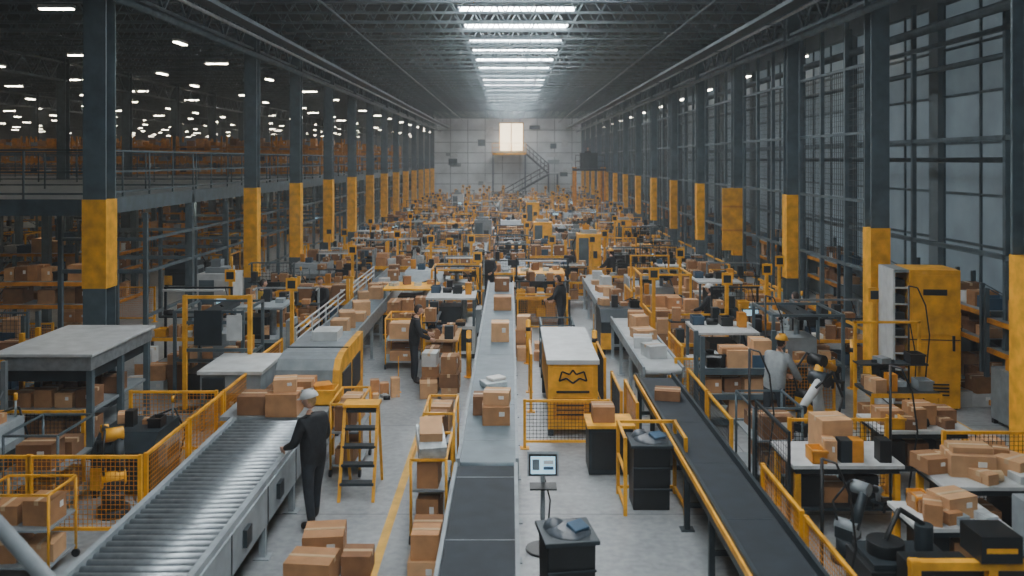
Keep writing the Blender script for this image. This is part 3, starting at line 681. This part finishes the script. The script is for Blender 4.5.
for x,yy,rz in((-5.0,17.9,math.pi/2),(5.6,16.6,0),(4.0,16.8,0),(3.62,18.6,math.pi/2),(3.62,22.4,math.pi/2),(3.62,26,math.pi/2),(.95,24.9,0)): put('fy',x,yy,rz)
# right near zone ----------------------------------------------------
for yy in(8.6,10.2): put('fy',3.25,yy,math.pi/2)
for yy in(13.4,15.0): put('fk',3.3,yy,math.pi/2)
def bigtable(name,loc,w,d,z=.9):
    m=M(); m.box(-w/2,w/2,-d/2,d/2,z-.05,z,WHITE); m.box(-w/2+.05,w/2-.05,-d/2+.05,d/2-.05,z-.13,z-.05,DKST)
    for x in(-w/2+.08,w/2-.08):
        for yy in(-d/2+.08,d/2-.08): m.box(x-.04,x+.04,yy-.04,yy+.04,0,z-.13,YEL)
    m.box(-w/2+.1,w/2-.1,-d/2+.1,d/2-.1,.25,.29,DKST)
    for i in range(int(w/.4)):
        if i%2: m.carton(-w/2+.3+i*.38,0,.29,.33,.45,R.uniform(.2,.38))
        else: m.box(-w/2+.15+i*.38,-w/2+.45+i*.38,-d/2+.15,d/2-.2,.29,.7,BLACK)
    for i in range(8): small(m,R.uniform(-w/2+.2,w/2-.2),R.choice([-d/2+.2,d/2-.2]),z,.2)
    return m.obj(name,loc,0,.005)
bigtable('inspection_table',(4.55,11.9,0),1.5,1.0)
cart1('cardboard_box',[(0,0,0,.44,.44,.5,CARD2,.1)],(4.5,11.95,.904))
bigtable('inspection_table',(6.15,11.1,0),1.4,.9)
cart1('stack_of_cardboard_boxes',[(0,0,0,.55,.42,.28,CARD2,-.15),(-.45,.1,0,.32,.36,.2,CARD,.2),(.02,.02,.283,.5,.3,.08,CARD2,-.1)],(6.0,11.15,.904)); cart1('cardboard_box',[(0,0,0,.4,.36,.22,CARD2,.5)],(6.6,11.1,.904))
bigtable('inspection_table',(6.3,13.3,0),1.4,.9); cart1('stack_of_cardboard_boxes',[(-.4,0,0,.36,.36,.22,CARD,0),(.1,0,0,.36,.36,.3,CARD,.1),(.5,.1,0,.3,.36,.2,CARD3,0)],(6.3,13.3,.904))
inst('industrial_robot_arm',RB[1],(4.2,10.6,0),-.9,0,.68); inst('industrial_robot_arm',RB[3],(5.3,14.2,0),2.2,0,1.0); inst('industrial_robot_arm',RB[0],(5.5,15.8,0),-1.0,0,.95)
bigtable('inspection_table',(5.25,10.2,0),1.1,.8,.75); cart1('stack_of_cardboard_boxes',[(0,0,0,.42,.36,.26,CARD2,.3),(-.3,.15,0,.2,.26,.16,CARD,.2)],(5.3,10.2,.754))
m=M(); m.box(-.5,.5,-.35,.35,.05,.6,BLACK); m.box(-.45,.45,-.3,.3,.6,.66,DKST); m.cyl((-.2,0,.66),(-.2,0,.8),.2,BLACK,16); m.cyl((.25,.05,.66),(.25,.05,.95),.1,DKST,12); m.tube([(.25,.05,.95),(0,.1,1.1),(-.2,0,.8)],.03,BLACK,8); m.box(-.5,-.4,-.36,-.35,.1,.5,YEL); m.box(.2,.45,-.36,-.35,.2,.45,SCREEN)
for x in(-.4,.4): m.box(x-.05,x+.05,-.3,.3,0,.05,BLACK)
m.obj('turntable_wrapping_machine',(4.35,9.4,0),0,.01)
inst('packing_machine',MC[3],(6.5,9.6,0),0,0,.75); inst('packing_machine',MC[6],(7.6,10.9,0),0,0,.7); inst('packing_workstation',ST[2],(7.0,15.4,0)); inst('storage_rack',SR[0],(3.6,15.9,0))
inst('tote_trolley',CT[2],(4.1,13.5,0)); inst('pile_of_cardboard_boxes',PI[3],(7.5,13.9,0),1.5,0,.8)
put('fk',4.9,12.7); put('fk',6.9,12.1); inst('steel_mesh_fence',fence(1.5,1.5,DKST,sp=.1,t=.005,post=.035),(3.6,11.7,0),math.pi/2)
m=M()
for x,yy,h in((3.55,12.6,2.2),(5.55,12.4,2.0),(4.9,16.3,2.4),(7.6,16.2,2.6),(3.45,9.4,1.7)):
    m.cyl((x,yy,0),(x,yy,h),.02,BLACK,6); m.tube([(x,yy,h),(x+.12,yy-.1,h-.02),(x+.25,yy-.15,h-.35),(x+.3,yy-.2,h-.9),(x+.2,yy-.1,.1)],.014,BLACK,5); m.cyl((x,yy,0),(x,yy,.02),.15,BLACK,10)
m.obj('air_hose_stand')
m=M()
for x in(-.75,0,.75): m.box(x-.045,x+.045,-.045,.045,0,1.1,YEL)
for z in(.35,.75,1.05): m.box(-.8,.8,-.05,.05,z-.04,z+.04,YEL)
m.box(-.7,-.05,.06,.5,.1,.95,BLACK); m.box(.1,.7,.06,.5,.1,.9,DKST); m.box(-.15,.25,-.1,.3,1.1,1.36,BLACK); m.box(-.1,.2,-.105,-.1,1.2,1.25,YEL)
m.obj('machine_guard_barrier',(4.7,8.3,0),0,.01)
m=M(); m.box(-.35,.62,-.03,.9,.05,2.8,YEL); m.box(-.62,-.35,.85,.9,.05,2.75,GREY); m.box(-.66,-.62,0,.9,.05,2.8,WHITE); m.box(-.64,-.35,0,.9,2.74,2.8,GREY)
for i in range(8): z=.1+i*.33; m.box(-.62,-.35,0.05,.85,z,z+.03,WHITE); m.box(-.6,-.4,.1,.6,z+.03,z+.17,R.choice([DKST,CARD3,BLACK]))
m.box(-.3,.56,-.045,-.03,1.5,2.7,YEL); m.box(-.3,.56,-.045,-.03,.65,1.36,YEL); m.box(-.1,.36,-.05,-.045,2.3,2.42,BLACK); m.box(.46,.5,-.08,-.03,1.2,1.5,BLACK); m.box(-.35,.62,-.035,-.03,1.4,1.42,BLACK)
for i in range(4): m.box(-.2,.4,-.05,-.03,.3+i*.07,.33+i*.07,BLACK)
m.box(-.64,.6,.05,.85,0,.05,BLACK)
m.obj('yellow_storage_cabinet',(8.35,17.0,0),-.10,.012)
inst('storage_rack',RK[0],(10.6,14.6,0),math.pi/2); inst('storage_rack',RK[1],(10.9,18.0,0),math.pi/2)
inst('packing_workstation',ST[3],(9.6,19.6,0),-math.pi/2); inst('pile_of_cardboard_boxes',PI[1],(9.6,17.6,0)); inst('packing_machine',MC[3],(9.7,15.6,0),0,0,.8); inst('pile_of_cardboard_boxes',PI[4],(9.6,13.4,0),1.5)
m=M(); m.box(-1.72,-1.6,5,18,0,.004,LINE); m.obj('floor_marking'); m=M(); m.box(8.45,8.57,8,16.6,0,.004,LINE); m.obj('floor_marking')
# ---------------------------------------------------------------- PEOPLE
def skinmesh(vs,es,rs,root,sub=2):
    me=bpy.data.meshes.new('t'); me.from_pydata(vs,es,[]); o=bpy.data.objects.new('t',me); bpy.context.scene.collection.objects.link(o)
    o.modifiers.new('s','SKIN'); d=me.skin_vertices[0].data
    for i,r in enumerate(rs): d[i].radius=r if hasattr(r,'__len__') else (r,r); d[i].use_root=(i==root)
    s=o.modifiers.new('u','SUBSURF'); s.levels=sub; s.render_levels=sub
    bpy.context.view_layer.update(); dg=bpy.context.evaluated_depsgraph_get()
    r=bpy.data.meshes.new_from_object(o.evaluated_get(dg)); bpy.data.objects.remove(o); return r
def human(name,loc,rz,top=JACK,bot=TROU,hair=HAIRD,lean=0,arms=None,head=(0,0),helmet=None,vest=False,stride=.0,sc=1,bulk=1.15):
    J={'pel':(0,0,.95),'spn':(0,.0,1.10),'chs':(0,0,1.29),'nkb':(0,-.01,1.45),'nkt':(0,.01,1.55)}
    Rr={'pel':(.155,.12),'spn':(.155,.12),'chs':(.17,.125),'nkb':(.08,.075),'nkt':(.052,.052)}
    for s,n in((-1,'L'),(1,'R')):
        J['sh'+n]=(s*.19,-.01,1.40); Rr['sh'+n]=(.072,.072)
        el,wr=(arms or {}).get(n,((s*.27,-.03,1.12),(s*.26,.08,.88)))
        J['el'+n]=el; J['wr'+n]=wr; Rr['el'+n]=(.055,.055); Rr['wr'+n]=(.038,.038)
        st=stride*s
        J['hi'+n]=(s*.105,0,.84); J['kn'+n]=(s*.12,st*.5+.02,.49); J['an'+n]=(s*.13,st,.09); J['to'+n]=(s*.155,st+.17,.05)
        Rr['hi'+n]=(.09,.10);Rr['kn'+n]=(.068,.07);Rr['an'+n]=(.052,.052);Rr['to'+n]=(.048,.038)
    for k in Rr:
        if k in('pel','spn','chs','nkb','shL','shR','elL','elR'): Rr[k]=(Rr[k][0]*bulk,Rr[k][1]*bulk)
    rot=Matrix.Translation((0,0,.97))@Matrix.Rotation(-lean,4,'X')@Matrix.Translation((0,0,-.97))
    for k in ('spn','chs','nkb','nkt','shL','shR','elL','elR','wrL','wrR'):
        if k[:2] in('el','wr') and arms: continue
        J[k]=tuple(rot@Vector(J[k]))
    ks=list(J); ix={k:i for i,k in enumerate(ks)}
    E=[('pel','spn'),('spn','chs'),('chs','nkb'),('nkb','nkt')]
    for n in'LR': E+=[('chs','sh'+n),('sh'+n,'el'+n),('el'+n,'wr'+n),('pel','hi'+n),('hi'+n,'kn'+n),('kn'+n,'an'+n),('an'+n,'to'+n)]
    me=skinmesh([J[k] for k in ks],[(ix[a],ix[b]) for a,b in E],[Rr[k] for k in ks],0)
    def fn(c):
        best=None;bd=9
        for a,b in E:
            A=Vector(J[a]);B=Vector(J[b]);t=max(0,min(1,(c-A).dot(B-A)/(B-A).length_squared)); d=(A+(B-A)*t-c).length
            if d<bd: bd=d;best=(a,b,t)
        a,b,t=best
        if b=='nkt': return SKIN if t>.35 else top
        if b[:2]=='hi': return top if c.z>.86 else bot
        if b[:2]=='kn': return bot
        if b[:2]=='an': return bot if t<.75 else BOOT
        if b[:2]=='to': return BOOT
        if vest and b in('spn','chs','nkb','shL','shR'): return HIVIS
        return top
    m=M(); m.add(me,Matrix(),fn)
    for s,n in((-1,'L'),(1,'R')):
        w=Vector(J['wr'+n]); d=(w-Vector(J['el'+n])).normalized(); side=Vector((-s,0,0)); side=(side-d*side.dot(d)).normalized(); acr=(d.cross(side)*s).normalized(); curl=side
        V=[w-d*.02,w+d*.05];E2=[(0,1)];RR=[.03,.033]
        for q,(off,L) in enumerate(((-.03,.065),(-.01,.078),(.011,.074),(.03,.058))):
            k=len(V); b=w+d*.085+acr*off
            V+=[b,b+d*L*.5+curl*.008,b+d*L*.85+curl*.03,b+d*L+curl*.05]; E2+=[(1,k),(k,k+1),(k+1,k+2),(k+2,k+3)]; RR+=[.012,.010,.009,.008]
        k=len(V); V+=[w+d*.04-acr*.042,w+d*.07-acr*.06+curl*.015,w+d*.095-acr*.062+curl*.03]; E2+=[(1,k),(k,k+1),(k+1,k+2)]; RR+=[.013,.011,.009]
        m.add(skinmesh([tuple(v) for v in V],E2,RR,0,1),Matrix(),lambda c:SKIN)
    hc=Vector(J['nkt'])+(rot.to_3x3()@Vector((0,.015,.105)))
    hm=Matrix.Translation(hc)@Matrix.Rotation(-lean*.6,4,'X')@Euler((head[1],0,head[0])).to_matrix().to_4x4()
    bm=bmesh.new(); bmesh.ops.create_uvsphere(bm,u_segments=28,v_segments=20,radius=1)
    for v in bm.verts:
        x,y,z=v.co; fx,fy,fz=x*.076,y*.096,z*.118
        if z<0: fx*=1-.32*z*z*1.1; fy*=(1-.12*z*z) if y>0 else 1-.35*z*z
        if y>0:
            fy+=.024*math.exp(-((fx/.012)**2+((fz+.018)/.022)**2))
            for e in(-.032,.032): fy-=.010*math.exp(-(((fx-e)/.015)**2+((fz-.005)/.012)**2))
            fy+=.007*math.exp(-((fx/.022)**2+((fz+.058)/.010)**2)); fy+=.006*math.exp(-((fx/.03)**2+((fz+.095)/.02)**2))
        ishair=(fz>.055) or (y<.05 and fz>-.03) or (y<-.35 and fz>-.075)
        if ishair and not helmet: fx*=1.09;fy*=1.08;fz*=1.07
        v.co=(fx,fy,fz)
    hme=bpy.data.meshes.new('h'); bm.to_mesh(hme); bm.free()
    def hf(c):
        x,y,z=c
        if z>.058 or (y<.005 and z>-.03) or (y<-.035 and z>-.08): return hair
        if y>.06 and abs(x)<.024 and -.064<z<-.052: return LIP
        return SKIN
    m.add(hme,hm,hf)
    b=len(m.v)
    for e in(-.031,.031): m.ball((e,.078,.004),.012,EYEW,8,6); m.ball((e,.087,.004),.0055,BLACK,8,5)
    for e in(-.078,.078): m.ball((e,.0,-.005),(.011,.02,.032),SKIN,8,6)
    if helmet:
        m.ball((0,-.005,.035),(.10,.125,.105),helmet,20,8,True); m.ball((0,.06,.035),(.085,.11,.010),helmet,16,6); m.box(-.010,.010,-.09,.08,.115,.145,helmet); m.ball((0,-.005,.03),(.104,.13,.010),helmet,20,4)
    for i in range(b,len(m.v)): m.v[i]=tuple(hm@Vector(m.v[i]))
    o=m.obj(name,loc,rz); o.scale=(sc,sc,sc); return o
reach={'L':((-.28,.12,1.16),(-.20,.36,1.08)),'R':((.28,.10,1.14),(.20,.34,1.02))}
human('warehouse_worker',(-2.68,11.6,0),1.0,hair=HAIR,lean=.08,arms={'L':((-.26,.08,1.13),(-.2,.33,1.02)),'R':((.27,.03,1.12),(.23,.26,.96))},head=(.35,-.2),sc=1.04,stride=.10,bulk=1.14,helmet=WHITE)
human('warehouse_worker',(4.75,15.3,0),-.9,top=JACK2,lean=.3,arms={'L':((-.25,.32,1.08),(-.15,.52,.98)),'R':((.25,.32,1.05),(.16,.55,.95))},helmet=YEL,stride=.1,sc=1.05)
human('warehouse_worker',(1.45,23.9,0),1.1,lean=.12,arms=reach,stride=.14)
human('warehouse_worker',(-5.2,23.6,0),2.6,lean=.1,arms=reach)
human('warehouse_worker',(2.25,41,0),.4,top=JACK2,arms=reach); human('warehouse_worker',(2.2,31.5,0),2.4,stride=.1); human('warehouse_worker',(6.5,71.0,4.3),3.1) 
human('warehouse_worker',(-.75,30.0,0),2.9,arms=reach); human('warehouse_worker',(-3.4,31.5,0),.4,top=JACK2,arms=reach); human('warehouse_worker',(3.68,31.0,0),.9,arms=reach,helmet=YEL)
human('warehouse_worker',(5.2,22.1,0),.9,arms=reach,helmet=WHITE); human('warehouse_worker',(-6.7,23.0,0),-1,arms=reach,vest=True); human('warehouse_worker',(7.0,20.8,0),.5,arms=reach); human('warehouse_worker',(-2.15,19.0,0),-1.3,lean=.12,arms=reach)
# loose parcels between stations
R.seed(77); n=0; t=0
while n<110 and t<6000:
    t+=1; x=R.uniform(-8,7.7); y=R.uniform(17.5,62)
    if -4.9<x<-2.9 or -1.2<x<.9 or 2.1<x<3.9: 
        if y<31: continue
    if x<1.95 and x>.4 and 22.6<y<25: continue
    if all((x-a)**2+(y-b)**2>1.15**2 for a,b in PLACED): put('lo',x,y,R.uniform(-.3,.3),0,.6); n+=1
# ---------------------------------------------------------------- world / camera
w=bpy.data.worlds.new('World'); bpy.context.scene.world=w; w.use_nodes=True
nt=w.node_tree
nt.nodes['Background'].inputs[0].default_value=(.35,.5,.6,1); nt.nodes['Background'].inputs[1].default_value=.4
vs=nt.nodes.new('ShaderNodeVolumeScatter'); vs.inputs['Density'].default_value=.0020; vs.inputs['Color'].default_value=(.94,.97,1,1); vs.inputs['Anisotropy'].default_value=.2
nt.links.new(vs.outputs[0],nt.nodes['World Output'].inputs['Volume'])
cam=bpy.data.cameras.new('camera'); co=bpy.data.objects.new('camera',cam); bpy.context.scene.collection.objects.link(co)
co.location=(0,0,H); co.rotation_euler=(math.pi/2,0,0); cam.sensor_width=36; cam.lens=36*F/1024; cam.shift_x=2/1024; cam.shift_y=-.125; cam.clip_end=400
cam.dof.use_dof=True; cam.dof.focus_distance=18; cam.dof.aperture_fstop=1.0
bpy.context.scene.camera=co
